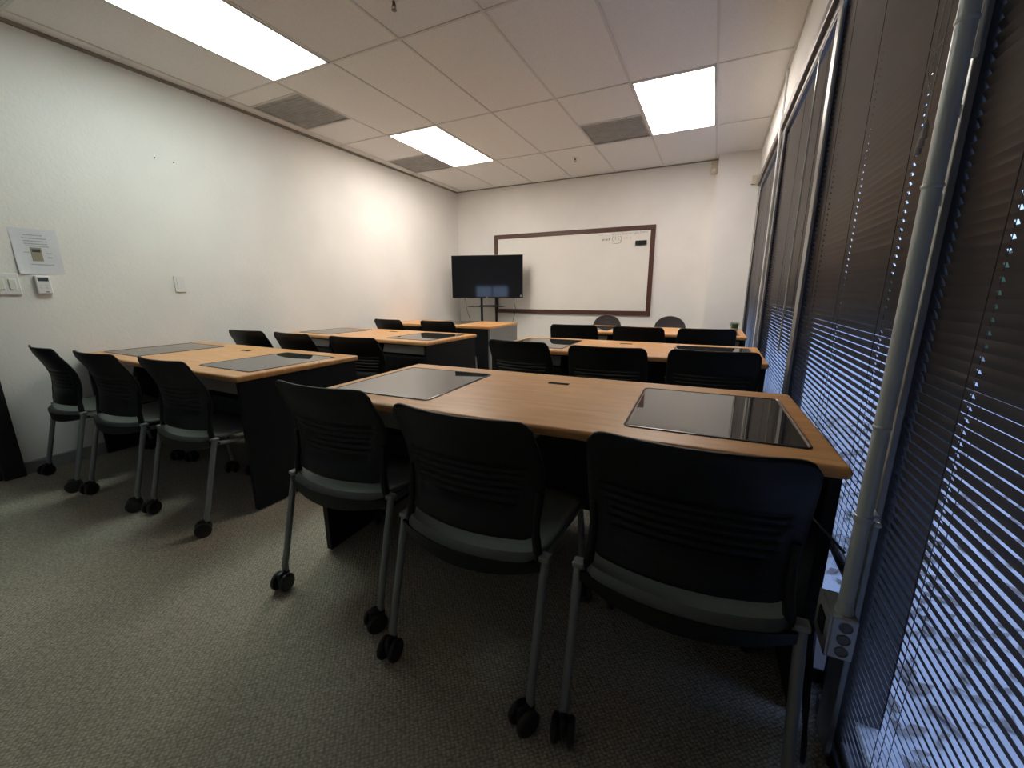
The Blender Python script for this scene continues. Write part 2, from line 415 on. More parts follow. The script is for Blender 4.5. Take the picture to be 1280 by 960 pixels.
# ------------------------------------------------------------------ windows, mullions, blinds
XM = 2.915   # inner face of the mullions
MUL = [-2.74, -1.332, -.105, 1.42, 3.36]     # mullion centres
HW = .040; PO = .122      # outer post sits a little further along than the inner strip
ZH = 2.30
for k in range(5):
    b = MB(); y = MUL[k]
    b.box(XM + .012, 2.962, y - HW, y + HW, 0, 2.355); b.box(2.962, (3.075, 3.075, 3.015, 3.0, 3.0)[k], y + PO, y + PO + .09, 0, 2.355)
    fr = struct(b.build('trim_4', M['mullion']), 'dark bronze window mullion')
    b = MB(); b.box(XM, XM + .012, y - HW - .004, y + HW + .004, .03, 2.3, .002)
    st = b.build('cover_strip', M['alu'], fr)
    if k == 1:
        b = MB()
        for z in (1.30, 1.44, 1.55): b.box(XM - .003, XM + .002, y - HW + .001, y - HW + .010, z - .010, z + .010, .001)
        b.build('clip', M['white'], fr)
for k in range(4):
    y0, y1 = MUL[k] + PO + .09, MUL[k + 1] + PO
    t = thing('window_%d' % (k + 1), '', 'window'); del t['category']; del t['label']; t['kind'] = 'structure'
    MB().box(2.984, 2.990, y0, y1, .05, ZH).build('pane', M['glass'], t)
    MB().box(2.93, 2.998, y0, y1, 0, .05, .003).build('window_sill', M['mullion'], t)
    b = MB(); b.box(XR - .012, 3.085, MUL[k] - HW, MUL[k + 1] - HW, ZH, 2.358, .004); b.box(2.915, 2.96, MUL[k] + HW, MUL[k + 1] - HW, ZH - .035, ZH, .004)
    b.build('window_frame', M['bronze'], t)

BL = {0: ('near', .075), 1: ('mid', .43), 2: ('far', .43), 3: ('end', .43)}
BLAB = ['dark brown mini blind closest to the viewer, right of the grey conduit', 'wide dark brown mini blind behind the front table, left of the grey conduit',
        'grey-brown mini blind between the white cable conduit and the wide blind', 'narrow greenish dark mini blind next to the corner column']
XB = 2.940
TILT = {0: math.radians(67), 1: math.radians(60), 2: math.radians(60), 3: math.radians(60)}
def make_blind(k):
    y0, y1 = MUL[k] + HW + .003, MUL[k + 1] - HW - .003
    zb = BL[k][1]; zt = 2.262
    t = thing('window_blind', BLAB[k], 'blind', (XB, (y0 + y1) / 2, 0), group='brown mini blinds')
    L = (y1 - y0) / 2
    nl = 3 if L < .8 else 4
    lads = [-L + .17 + (2 * L - .34) * i / (nl - 1) for i in range(nl)]
    b = MB(); bm = b.bm
    pitch = .0195; w = .0126; n = int((zt - .03 - zb - .02) / pitch)
    cuts = [-L]
    for l in lads: cuts += [l - .005, l + .005]
    cuts.append(L)
    holes = {2 * i + 1 for i in range(nl)}
    for i in range(n):
        z = zb + .03 + i * pitch; tl = TILT[k] + random.uniform(-.03, .03)
        # section: room edge high, outer edge low, slightly crowned
        sec = []
        for u in (-1, -.28, .28, 1):
            cr = .0016 * (1 - u * u)
            x = u * w * math.cos(tl) + cr * math.sin(tl); zz = -u * w * math.sin(tl) + cr * math.cos(tl)
            sec.append((x, z + zz))
        V = [[bm.verts.new((x, y, zz)) for x, zz in sec] for y in cuts]
        for a in range(len(cuts) - 1):
            for c in range(3):
                if a in holes and c == 1: continue
                bm.faces.new((V[a][c], V[a][c + 1], V[a + 1][c + 1], V[a + 1][c]))
    sl = b.build('slats', M['slat'], t)
    for p in sl.data.polygons: p.use_smooth = True
    MB().box(-.02, .02, -L + .001, L - .001, zt - .005, zt + .035, .003).build('headrail', M['slat'], t)
    MB().box(-.013, .013, -L, L, zb, zb + .014, .004).build('bottom_rail', M['slat'], t)
    b = MB()
    for l in lads:
        for dx in (-.0112, .0112): b.tube([(dx, l - .004, zb + .01), (dx, l - .004, zt)], .0007, 5)
        b.tube([(0, l, zb + .01), (0, l, zt)], .0007, 5)
    b.build('ladder_cord', M['cordm'], t)
    return t, L, (y0 + y1) / 2
for k in range(4):
    t, L, yc = make_blind(k)
    wy = {0: -1.385 - yc, 1: -.175 - yc, 2: .22 - yc, 3: 3.1 - yc}[k]
    zz = {0: (1.52, 2.24), 1: (1.475, 2.22), 2: (.83, 2.23), 3: (1.35, 2.24)}[k]
    b = MB(); b.tube([(-.028, wy, zz[0]), (-.028, wy, zz[1])], .0042, 6); b.tube([(-.028, wy, zz[1]), (-.018, wy, zz[1] + .02)], .002, 5)
    b.lathe([(.0045, zz[0] - .006), (.006, zz[0]), (.0045, zz[0] + .012)], o=(-.028, wy, 0), n=8)
    b.build('tilt_wand', M['wand'], t, True, label='clear tilt wand')
    if k == 1:
        py = -1.272 - yc; b = MB()
        for j in range(3):
            pts = [(-.03 - .002 * j, py + .004 * j, 2.24), (-.032, py + .005 * j, 1.9), (-.033 - .004 * (j == 1), py + .008 + .02 * (j == 1), 1.62), (-.034, py + .012, 1.52), (-.034, py + .012 + .006 * j, 1.462)]
            b.tube(catmull(pts), .0010, 5)
        b.tube(catmull([(-.033, py + .005, 1.6), (-.036, py + .045, 1.585), (-.035, py + .052, 1.56), (-.034, py + .03, 1.53), (-.034, py + .012, 1.50)]), .001, 5)
        b.build('pull_cord', M['palecord'], t)
        for j in range(3):
            b = MB(); b.lathe([(.002, 1.464 - .012 * j), (.0045, 1.455 - .012 * j), (.006, 1.432 - .012 * j), (.003, 1.430 - .012 * j)], o=(-.034, py + .012 + .008 * j, 0), n=8)
            b.build('tassel', M['palecord'], t, True)

# grey electrical conduit on the mullion with a junction box
cx, cy = 2.883, -1.42
t = thing('electrical_conduit', 'thick grey metal conduit running down the window mullion', 'conduit', (cx, cy, 0))
MB().tube([(0, 0, .47), (0, 0, F - .004)], .0135, 16).build('pipe', M['conduit'], t, True)
for z in (1.555, 1.315, .885):
    MB().lathe([(.0137, z - .004), (.0152, z - .002), (.0152, z + .002), (.0137, z + .004)], n=16).build('coupling', M['conduit'], t, True)
for z in (.69, 1.98):
    b = MB(); b.lathe([(.0140, z - .008), (.0156, z - .007), (.0156, z + .007), (.0140, z + .008)], n=16)
    b.box(.010, .030, .01, .052, z - .007, z + .007, .002); b.lathe([(.003, -.006), (.006, -.004), (.006, 0)], 'y', (.020, -.014, z), 8)
    b.build('clamp', M['steel'], t, True)
b = MB(); b.lathe([(.0165, .467), (.0165, .478), (.0145, .483), (.0145, .497), (.0137, .50)], n=16); b.build('connector', M['steel'], t, True)
t = thing('junction_box', 'square steel junction box with round knockouts under the grey conduit', 'junction box', (cx, cy + .02, .367))
MB().box(-.024, .022, -.045, .05, 0, .1, .003).build('box_body', M['steel'], t)
b = MB()
for z in (.02, .05, .08): b.lathe([(.0115, -.0452), (.0125, -.0468), (.0105, -.0468), (.0100, -.0458)], 'y', (.001, 0, z), 16)
b.build('knockout', M['bronze'], t, True)
MB().box(-.028, -.024, -.046, .051, -.001, .101, .001).build('cover_plate', M['steel'], t)
b = MB(); b.box(-.030, -.028, -.02, .025, .03, .075, .002); b.build('outlet_face', M['plastic'], t)
# black cords near the box
b = MB(); b.tube(catmull([(2.862, -1.37, .40), (2.858, -1.33, .30), (2.875, -1.31, .12), (2.885, -1.34, .02), (2.870, -1.40, .012), (2.862, -1.41, .09), (2.868, -1.35, .2), (2.908, -1.12, .30), (2.910, -.8, .33)]), .005, 8)
tag(b.build('power_cord', M['plastic'], None, True), 'black power cord looped to the floor below the junction box', 'cord')
b = MB(); b.tube(catmull([(2.868, -1.41, .60), (2.82, -1.33, .63), (2.80, -1.2, .62), (2.80, -1.0, .60)]), .003, 6)
tag(b.build('thin_cable', M['plastic'], None, True), 'thin black cable strung from the table to the grey conduit', 'cable')
# white cable raceway
t = thing('cable_conduit', 'slim white cable conduit bent around the bulkhead edge', 'conduit', (XR, 1.50, 0))
b = MB(); b.tube(catmull([(-.008, .0, F - .005), (-.008, 0, 2.42), (-.012, -.02, 2.34), (-.010, -.045, 2.24), (-.006, -.05, 2.15)], 8) + [Vector((-.006, -.05, .45))], .009, 10)
b.build('pipe', M['white'], t, True)
b = MB(); b.lathe([(.0092, 2.148), (.011, 2.15), (.011, 2.165), (.0092, 2.167)], o=(-.006, -.05, 0), n=12); b.build('coupling', M['white'], t, True)

# outside
struct(MB().box(3.024, 3.75, -14, 30, -.1, -.012).build('ground', M['ground']), 'pale paving strip outside')
struct(MB().box(3.75, 30, -14, 30, -.1, -.03).build('ground', M['ground']), 'pale ground further out')
b = MB()
for i in range(1500):
    x = 3.12 + 1.6 * random.random() ** 1.3; y = random.uniform(-2.8, 2.2); a = random.uniform(0, 6.3); l = random.uniform(.015, .04); w = l * .4
    z = -.008 + .002 * random.random() - (.016 if x > 3.75 else 0)
    ca, sa = math.cos(a), math.sin(a)
    p = [(x + ca * l, y + sa * l, z + .004), (x - sa * w, y + ca * w, z + .012 * random.random()), (x - ca * l, y - sa * l, z + .003), (x + sa * w, y - ca * w, z + .001)]
    b.quad(*p)
tag(b.build('leaf_litter', M['litter']), 'dry leaves scattered on the ground outside the windows', 'leaves', kind='stuff')
b = MB(); rr = random.Random(3)
for i in range(60):
    t0 = bmesh.new(); bmesh.ops.create_icosphere(t0, subdivisions=2, radius=1.)
    c = Vector((7.4 + rr.uniform(-.4, .6), -8 + i * .55 + rr.uniform(-.2, .2), rr.uniform(.5, 1.3))); r = rr.uniform(.5, .9)
    for v in t0.verts: v.co = c + v.co * r * (1 + rr.uniform(-.18, .18))
    b.merge(t0)
tag(b.build('hedge', M['hedge']), 'green hedge outside beyond the paving', 'hedge')
# ------------------------------------------------------------------ classroom chair
def make_chair():
    t = thing('classroom_chair', '', 'chair')
    ns, nz = 36, 60
    z0, z1 = .492, .838
    def yc(z):
        k = (z - z0) / (z1 - z0)
        return .068 + .045 * math.sin(PI * min(k * 1.15, 1)) * .55 - .042 * k ** 2.2
    def hw(z):
        k = (z - z0) / (z1 - z0)
        return .196 + .036 * math.sin(PI * min(1, k * .62 + .12)) - .004 * k
    def P(u, v):
        R = .10                     # share of the height taken by rounded corners
        z = z0 + (z1 - z0) * v
        au = abs(u)
        if au > .84:
            d = (au - .84) / .16
            drop = .026 * (1 - math.sqrt(max(0, 1 - d * d)))
            if v > .5: z -= drop * (v - .5) * 2
            else: z += drop * 1.0 * (.5 - v) * 2
        x = u * hw(z)
        y = yc(z) + .046 * u * u - .012 * max(0, (au - .75) / .25) * max(0, (v - .6) / .4)
        return (x, y, z)
    b = MB(); bm = b.bm
    rows = [0, .03, .07, .12]
    slots = []
    v = .27
    for i in range(6):
        rows += [v, v + .0060]; slots.append(len(rows) - 2); v += .062
    rows += [.64, .70, .76, .82, .88, .93, .97, 1.0]
    us = [-1 + 2 * i / ns for i in range(ns + 1)]
    V = [[bm.verts.new(P(u, r)) for u in us] for r in rows]
    for i in range(len(rows) - 1):
        for j in range(ns):
            um = (us[j] + us[j + 1]) / 2
            if i in slots and abs(um) < .84 - .02 * (5 - slots.index(i)): continue
            bm.faces.new((V[i][j], V[i][j + 1], V[i + 1][j + 1], V[i + 1][j]))
    bk = b.build('backrest', M['plastic'], t, True)
    so = bk.modifiers.new('solid', 'SOLIDIFY'); so.thickness = .007; so.offset = 0
    # seat: saddle pan with raised rolled rear lip
    b = MB(); bm = b.bm; V = []
    nv, nu = 22, 20
    for i in range(nv + 1):
        row = []
        for j in range(nu + 1):
            u = -1 + 2 * j / nu; v = i / nv
            yr = .040 + .042 * u * u + .02 * max(0, (abs(u) - .85) / .15) ** 2
            yf = .535 - .03 * u * u - .03 * max(0, (abs(u) - .8) / .2) ** 2
            y = yr + (yf - yr) * v
            x = u * (.222 + .012 * math.sin(PI * v))
            z = .452 - .016 * math.sin(PI * min(1, v * 1.25)) * (1 - u * u) + .008 * u * u
            z += .010 * max(0, 1 - abs(v - .07) / .07) - .012 * max(0, 1 - v / .04) - .03 * max(0, (v - .82) / .18) ** 2
            row.append(bm.verts.new((x, y, z)))
        V.append(row)
    for i in range(nv):
        for j in range(nu): bm.faces.new((V[i][j], V[i][j + 1], V[i + 1][j + 1], V[i + 1][j]))
    st = b.build('seat', M['seat'], t, True)
    so = st.modifiers.new('solid', 'SOLIDIFY'); so.thickness = .012; so.offset = -1
    # under-seat apron following the rear curve
    b = MB(); bm = b.bm; V = []
    for j in range(21):
        u = -1 + 2 * j / 20
        y = .034 + .052 * u * u; x = u * .234
        zb = .418 - .026 * (1 - u * u)
        V.append([bm.verts.new(p) for p in ((x, y, .446 - .004 * (1 - u * u)), (x, y + .004, zb), (x, y + .05, zb + .002), (x, y + .05, .43))])
    for a, c in zip(V, V[1:]):
        for k in range(4): bm.faces.new((a[k], a[(k + 1) % 4], c[(k + 1) % 4], c[k]))
    bm.faces.new(V[0]); bm.faces.new(V[-1][::-1])
    b.build('seat_apron', M['plastic'], t, True)
    for s in (-1, 1):
        x = s * .242
        # post from leg cap to the back shell
        b = MB(); b.tube(catmull([(s * .222, .112, .440), (s * .214, .112, .50), (s * .211, .118, .56), (s * .214, .124, .63)]), [.013] * 7 + [.011] * 6 + [.009] * 6, 8)
        b.build('back_post', M['plastic'], t, True)
        b = MB(); b.tube([(x, .110, .455), (x * 1.003, .031, .135), (x * 1.004, .025, .115), (x * 1.004, .020, .098), (x * 1.004, .020, .07)], .0122, 12)
        lg = b.build('leg', M['frame'], t, True)
        b = MB(); b.box(x - .015, x + .015, .094, .126, .446, .460, .004); b.box(min(x, s * .215), max(x, s * .215), .10, .122, .434, .450, .003)
        b.build('leg_cap', M['frame'], lg)
        xf = s * .214
        b = MB(); b.tube(catmull([(s * .226, .11, .428), (xf, .20, .415), (xf, .30, .412), (xf, .45, .408)]), .0105, 8); b.build('side_rail', M['frame'], t, True)
        b = MB(); b.tube(catmull([(xf, .45, .410), (xf, .488, .396), (xf, .505, .34), (xf, .525, .2), (xf, .54, .075)]), .0118, 10)
        lf = b.build('leg', M['frame'], t, True)
        for x_, y, ang in ((x * 1.004, .020, random.uniform(-.7, .7)), (xf, .54, random.uniform(-.6, .6))):
            b = MB(); b.lathe([(.0105, .072), (.0105, .104)], n=10)
            b.box(-.010, .010, -.042, .012, .026, .078, .009)
            c = b.build('caster', M['caster'], t, True, (x_, y, 0)); c.rotation_euler = (0, 0, ang)
            for w in (-1, 1):
                b = MB(); o = (w * .0205, -.022, .0355)
                pr = [(.014, .010), (.030, .0095), (.0352, .005), (.0355, -.004), (.031, -.0085), (.012, -.009)]
                b.lathe([(r, w * h) for r, h in pr], 'x', o, 20)
                b.build('wheel', M['caster'], c, True)
    return t
CH = [
 (1.386, -1.542, .02, 'near-black slotted chair at the open aisle end of the front table'),
 (1.984, -1.610, -.03, 'near-black slotted chair at the middle of the front table'),
 (2.559, -1.595, .013, 'largest black chair back, front table, beside the grey conduit'),
 (-.952, -1.534, -.053, 'black chair pushed against the long wall, nearest the black door'),
 (-.356, -1.511, .035, 'black chair between two others at the nearer table by the long wall'),
 (.228, -1.473, .0, 'black chair at the aisle corner of the nearer table by the long wall'),
 (1.455, -.115, -.10, 'black chair behind the front table, closest to the aisle'),
 (2.050, -.165, .06, 'black chair behind the middle of the front table, before the second window table'),
 (2.598, -.095, .06, 'black chair behind the front table glass, nearest the windows'),
 (1.408, 1.268, .12, 'black chair at the aisle end of the far window-side table'),
 (1.988, 1.262, -.06, 'black chair at the middle of the far window-side table'),
 (2.549, 1.290, .12, 'black chair at the window end of the far window-side table'),
 (-.905, -.375, .04, 'black chair by the wall, only its back showing over the nearer long-wall table'),
 (-.352, -.372, -.04, 'black chair at the middle of the second table along the long wall'),
 (.310, -.385, .04, 'black chair at the aisle corner of the second table along the long wall'),
 (-.790, 1.16, -.10, 'small-looking black chair at the wall side of the far desk with grey end'),
 (-.100, 1.17, 0., 'small-looking black chair at the aisle side of the far desk with grey end'),
]
chair0 = make_chair()
for k, (x, y, rz, lab) in enumerate(CH):
    o = chair0 if k == 0 else copy_tree(chair0)
    o.location = (x, y, 0); o.rotation_euler = (0, 0, rz); o['label'] = lab; o['group'] = 'black classroom chairs on casters'

# ------------------------------------------------------------------ tables with recessed-monitor glass
TW, TD, TZ = 1.81, .772, .74
def make_table():
    t = thing('computer_table', '', 'table')
    w, d = TW / 2, TD / 2
    MB().slab(-w, w, -d, d, TZ - .032, TZ, .012, .012).build('tabletop', M['wood'], t)
    for s in (-1, 1):
        MB().box(s * (w - .026) - .014, s * (w - .026) + .014, -d + .02, d - .02, .012, TZ - .032, .002).build('end_panel', M['black'], t)
    MB().box(-w + .04, w - .04, d - .10, d - .08, .10, TZ - .032, .002).build('modesty_panel', M['black'], t)
    for s in (-1, 1):
        cx = s * (w - .30); x0, x1 = cx - .24, cx + .24; y0, y1 = -d + .105, -d + .645
        g = MB().slab(x0 + .007, x1 - .007, y0 + .007, y1 - .007, TZ - .004, TZ + .0025, .014, .001).build('glass_panel', M['glass_top'], t)
        b = MB(); n = 8; r = .02
        pts = []
        for px, py, a0 in ((x1 - r, y1 - r, 0), (x0 + r, y1 - r, PI / 2), (x0 + r, y0 + r, PI), (x1 - r, y0 + r, 1.5 * PI)):
            for i in range(n + 1):
                a = a0 + PI / 2 * i / n; pts.append((px + r * math.cos(a), py + r * math.sin(a), TZ))
        b.tube(pts, .0042, 8, closed=True); b.build('rim', M['glass_rim'], g, True)
        h = MB().box(x0 - .01, x1 + .01, -d + .09, -d + .60, .50, TZ - .034, .004).build('monitor_housing', M['black'], t)
        R = Matrix.Translation((0, -d + .075, .655)) @ Matrix.Rotation(math.radians(-18), 4, 'X') @ Matrix.Translation((0, d - .075, -.655))
        MB().box(x0 - .005, x1 + .005, -d + .072, -d + .078, .622, .690, .002, rot=R).build('front_plate', M['greypanel'], h, label='grey front plate')
        MB().box(x0 - .02, x1 + .02, -d + .05, -d + .40, .585, .60, .003).build('keyboard_tray', M['black'], t)
    MB().slab(-.047, .047, .185, .215, TZ - .003, TZ + .0015, .005).build('grommet', M['grommet'], t)
    b = MB(); b.box(.050, .100, -d + .045, -d + .09, TZ - .062, TZ - .032, .003); pb = b.build('port_box', M['greypanel'], t, label='small grey port box')
    MB().box(.060, .090, -d + .043, -d + .047, TZ - .055, TZ - .040).build('socket', M['plastic'], pb)
    for s in (-1, 1):
        b = MB()
        for z in (TZ - .055, TZ - .15): b.lathe([(.006, 0), (.008, -.002), (.003, -.004)], 'y', (s * (w - .026), d - .016, z), 10)
        b.build('bolt', M['chrome'], t, True)
    return t
TB = [
 (2.888, -1.297, .027, 'large wood-topped table at the front beside the windows, glass fully visible'),
 (2.888, .266, -.005, 'wood-topped table directly behind the front window-side table'),
 (2.872, 1.776, .003, 'farthest wood-topped table by the windows, below the whiteboard'),
 (.510, -1.227, -.019, 'wood-topped table nearest the viewer along the plain long wall'),
 (.507, .297, -.036, 'second wood-topped table along the plain long wall'),
]
table0 = make_table()
for k, (xr, yf, rz, lab) in enumerate(TB):
    o = table0 if k == 0 else copy_tree(table0)
    o.location = (xr - TW / 2, yf + TD / 2, 0); o.rotation_euler = (0, 0, rz); o['label'] = lab; o['group'] = 'wood-topped computer tables'
# instructor desk in the far left corner (grey end panel)
t = thing('instructor_desk', 'far corner wood-topped desk with grey end panel below the television', 'desk', (-.545, 2.19, 0))
w, d = .785, .385
MB().slab(-w, w, -d, d, TZ - .03, TZ, .01, .006).build('desktop', M['wood'], t)
MB().box(w - .035, w - .008, -d + .015, d - .01, .01, TZ - .03, .002).build('end_panel', M['greylam'], t, label='grey laminate end panel')
MB().box(-w + .008, -w + .035, -d + .015, d - .01, .01, TZ - .03, .002).build('end_panel', M['greylam'], t)
MB().box(-w + .04, w - .04, d - .12, d - .10, .08, TZ - .03, .002).build('modesty_panel', M['black'], t)
MB().box(w - .42, w - .04, -d + .03, d - .13, .05, TZ - .04, .003).build('pedestal', M['black'], t)
g = MB().slab(-.24, .24, -.22, .30, TZ - .003, TZ + .0025, .014, .001).build('glass_panel', M['glass_top'], t)
b = MB(); b.tube([(x, y, TZ) for x, y in ((-.247, -.227), (.247, -.227), (.247, .307), (-.247, .307))], .004, 6, closed=True); b.build('rim', M['glass_rim'], g, True)

# ------------------------------------------------------------------ round-backed office chairs behind the far table
def make_office():
    t = thing('office_chair', '', 'chair')
    b = MB(); bm = b.bm; n = 22
    # arched back cushion, closed shell
    out = []
    hw_, zb, zs, zt = .185, .50, .66, .845
    for i in range(n + 1):
        a = PI * i / n; out.append((hw_ * math.cos(a) if True else 0, zs + (zt - zs) * math.sin(a) ** .8))
    out = [(hw_ * .8, zb), (hw_ * .98, zb + .08)] + out + [(-hw_ * .98, zb + .08), (-hw_ * .8, zb)]
    def curve(x, y): return y + .7 * x * x
    layers = [(-.028, .86), (-.036, .97), (-.02, 1.), (.0, 1.), (.014, .96), (.018, .85)]
    zc = .67; rings = []
    for y, s in layers: rings.append([bm.verts.new((x * s, curve(x * s, -y) - .23, zc + (z - zc) * s)) for x, z in out])
    m = len(out)
    for a, c in zip(rings, rings[1:]):
        for k in range(m): bm.faces.new((a[k], a[(k + 1) % m], c[(k + 1) % m], c[k]))
    bm.faces.new(rings[0]); bm.faces.new(rings[-1][::-1])
    b.build('backrest', M['fabric'], t, True)
    MB().slab(-.235, .235, -.2, .25, .43, .50, .09, .025).build('seat', M['fabric'], t, True)
    b = MB(); b.tube(catmull([(0, -.05, .42), (0, -.24, .42), (0, -.275, .47), (0, -.265, .60)]), .016, 8); b.build('back_bar', M['plastic'], t, True)
    MB().lathe([(.03, .09), (.03, .25), (.02, .25), (.02, .40), (.06, .41), (.06, .43)], n=14).build('gas_column', M['plastic'], t, True)
    for i in range(5):
        a = 2 * PI * i / 5 + .3; c, s = math.cos(a), math.sin(a)
        l = MB().tube([(0, 0, .10), (c * .15, s * .15, .09), (c * .29, s * .29, .068)], [.024, .019, .014], 8).build('base_leg', M['plastic'], t, True)
        b = MB(); b.lathe([(.008, -.02), (.0255, -.017), (.0275, -.004), (.0275, .004), (.0255, .017), (.008, .02)], 'x', (c * .29, s * .29, .028), 14)
        b.tube([(c * .29, s * .29, .05), (c * .29, s * .29, .07)], .006, 6); b.build('caster', M['caster'], l, True)
    return t
OC = [(1.345, 2.76, PI, 'grey round-backed office chair under the whiteboard middle, behind the farthest table'),
      (2.125, 2.76, PI + .05, 'grey round-backed office chair below the whiteboard corner, behind the farthest table'),
      ]
o0 = make_office()
for k, (x, y, rz, lab) in enumerate(OC):
    o = o0 if k == 0 else copy_tree(o0)
    o.location = (x, y, 0); o.rotation_euler = (0, 0, rz); o['label'] = lab; o['group'] = 'round-backed office chairs'

# potted grass on the far table
t = thing('potted_plant', 'small tuft of green grass in a pot on the farthest table corner', 'plant', (2.785, 2.36, TZ))
MB().lathe([(.03, 0), (.038, .03), (.036, .03), (.030, .024)], n=16).build('pot', M['pot'], t, True)
b = MB(); rr = random.Random(5)
for i in range(110):
    a = rr.uniform(0, 6.28); r = rr.uniform(0, .028); ln = rr.uniform(.045, .08); sp = rr.uniform(.0, .04)
    p0 = Vector((r * math.cos(a), r * math.sin(a), .02)); p1 = p0 + Vector((math.cos(a) * sp * .4, math.sin(a) * sp * .4, ln * .6)); p2 = p0 + Vector((math.cos(a) * sp, math.sin(a) * sp, ln))
    b.tube([p0, p1, p2], [.0022, .0018, .0004], 4)
b.build('grass_blades', M['grass'], t)

# ------------------------------------------------------------------ television on a stand
TX, TY, TA = -.573, 3.20, math.radians(16)
t = thing('television', 'large black flat television standing in the far corner', 'television', (TX, TY, 0), TA)
MB().box(-.553, .553, -.012, .03, 1.046, 1.680, .006).build('tv_body', M['tvb'], t)
MB().box(-.543, .543, -.0145, -.011, 1.064, 1.671).build('screen', M['tvs'], t)
MB().box(-.40, .40, .03, .075, 1.12, 1.55, .02).build('rear_housing', M['tvb'], t)
b = MB(); b.lathe([(.010, -.0155), (.011, -.0135), (.004, -.0130)], 'y', (0, 0, 1.0525), 16); b.build('logo', M['logo'], t, True)
MB().box(0.512, .538, -.0155, -.0145, 1.066, 1.09).build('sticker', M['sticker'], t)
b = MB(); b.tube(catmull([(-.37, .03, 1.06), (-.355, .05, .98), (-.35, .06, .88), (-.30, .06, .72), (-.27, .06, .55)]), .0035, 6); b.build('cord', M['plastic'], t, True)
b = MB(); b.tube(catmull([(.42, .03, 1.06), (.41, .05, .98), (.43, .06, .88), (.39, .06, .7), (.35, .06, .55)]), .0035, 6); b.build('cord', M['plastic'], t, True)
t = thing('tv_stand', 'black twin-pole television stand with a small shelf', 'stand', (TX, TY, 0), TA)
for s in (-1, 1):
    MB().tube([(.0 + s * .117, .115, .09), (.0 + s * .117, .115, 1.5)], .019, 14).build('pole', M['plastic'], t, True)
MB().box(-.30, .25, -.06, .20, .912, .920, .003).build('shelf', M['plastic'], t)
b = MB(); b.box(-.15, .15, .09, .14, .918, .935, .005); b.build('shelf_clamp', M['plastic'], t)
MB().box(-.2, .2, .078, .098, 1.2, 1.45, .004).build('mount_plate', M['plastic'], t)
for s in (-1, 1):
    f = MB().box(s * .32 - .02, s * .32 + .02, -.18, .30, .055, .09, .006).build('foot', M['plastic'], t)
    for y in (-.15, .27):
        b = MB(); b.lathe([(.008, -.015), (.025, -.013), (.026, 0), (.025, .013), (.008, .015)], 'x', (s * .32, y, .026), 14); b.build('caster', M['caster'], f, True)
MB().box(-.32, .32, .09, .14, .06, .09, .006).build('crossbar', M['plastic'], t)

# ------------------------------------------------------------------ whiteboard
x0, x1, z0, z1 = -.65, 1.79, .808, 2.008
t = thing('whiteboard', 'wide whiteboard in a dark walnut frame on the far wall', 'whiteboard', ((x0 + x1) / 2, YB, (z0 + z1) / 2))
W, H = (x1 - x0) / 2, (z1 - z0) / 2
MB().box(-W + .03, W - .03, -.016, -.002, -H + .03, H - .03).build('board', M['wboard'], t)
fw = .062
b = MB()
b.box(-W, W, -.028, -.001, H - fw, H, .004); b.box(-W, W, -.028, -.001, -H, -H + fw, .004)
b.box(-W, -W + fw, -.028, -.001, -H + fw, H - fw, .004); b.box(W - fw, W, -.028, -.001, -H + fw, H - fw, .004)
b.build('board_frame', M['wframe'], t)
ox, oz = (x0 + x1) / 2, (z0 + z1) / 2
def stroke(b, pts, r=.0035):
    b.tube([(x - ox, -.0165, z - oz) for x, z in pts], r, 5)
GL = {  # tiny handwriting alphabet in a unit box (x 0..1, z 0..1)
 'p': [[(0, .6), (.1, -.5)], [(.02, .5), (.4, .65), (.5, .3), (.1, .1)]], 'r': [[(0, .6), (.1, 0)], [(.1, .4), (.5, .65)]],
 'o': [[(.4, .6), (.05, .4), (.1, .05), (.45, .05), (.55, .4), (.4, .6)]], 'u': [[(0, .6), (.05, .1), (.4, .1), (.5, .6), (.55, 0)]],
 'n': [[(0, .6), (.05, 0), (.1, .5), (.45, .55), (.5, 0)]], 'd': [[(.5, .1), (.1, .05), (.1, .5), (.5, .5)], [(.55, 1.1), (.5, 0)]],
 't': [[(.25, 1.), (.25, .05), (.5, .05)], [(0, .65), (.5, .7)]], '(': [[(.4, 1.2), (.05, .7), (.1, 0), (.4, -.3)]], ')': [[(.05, 1.2), (.4, .7), (.35, 0), (0, -.3)]],
 '1': [[(.2, 1.1), (.15, 0)]], '5': [[(.5, 1.1), (.1, 1.05), (.1, .6), (.45, .5), (.4, .05), (.0, .05)]], 'f': [[(.5, 1.1), (.25, 1.), (.2, -.3)], [(0, .55), (.5, .6)]],
 's': [[(.5, .6), (.1, .5), (.4, .25), (.0, .05)]], 'a': [[(.45, .55), (.1, .5), (.05, .1), (.4, .1), (.5, .55), (.5, 0)]], 'c': [[(.5, .55), (.1, .5), (.1, .1), (.5, .05)]],
 'e': [[(.05, .3), (.45, .35), (.35, .6), (.08, .5), (.08, .1), (.5, .05)]], 'b': [[(.05, 1.1), (.05, .05), (.45, .1), (.45, .5), (.05, .45)]], 'g': [[(.45, .55), (.1, .5), (.1, .1), (.45, .15)], [(.48, .6), (.4, -.45), (.05, -.3)]],
 'm': [[(0, .6), (.03, 0), (.08, .5), (.25, .5), (.27, 0), (.3, .5), (.5, .5), (.52, 0)]], 'y': [[(0, .6), (.2, .1)], [(.5, .6), (.1, -.45)]], 'w': [[(0, .6), (.1, .05), (.25, .45), (.4, .05), (.5, .6)]], 'v': [[(0, .6), (.2, 0), (.5, .6)]],
}
def write(b, s, x, z, h, adv, r):
    for ch in s:
        for st in GL.get(ch, []): stroke(b, [(x + px * h * .95, z + pz * h) for px, pz in st], r)
        x += adv if ch != ' ' else adv * .7
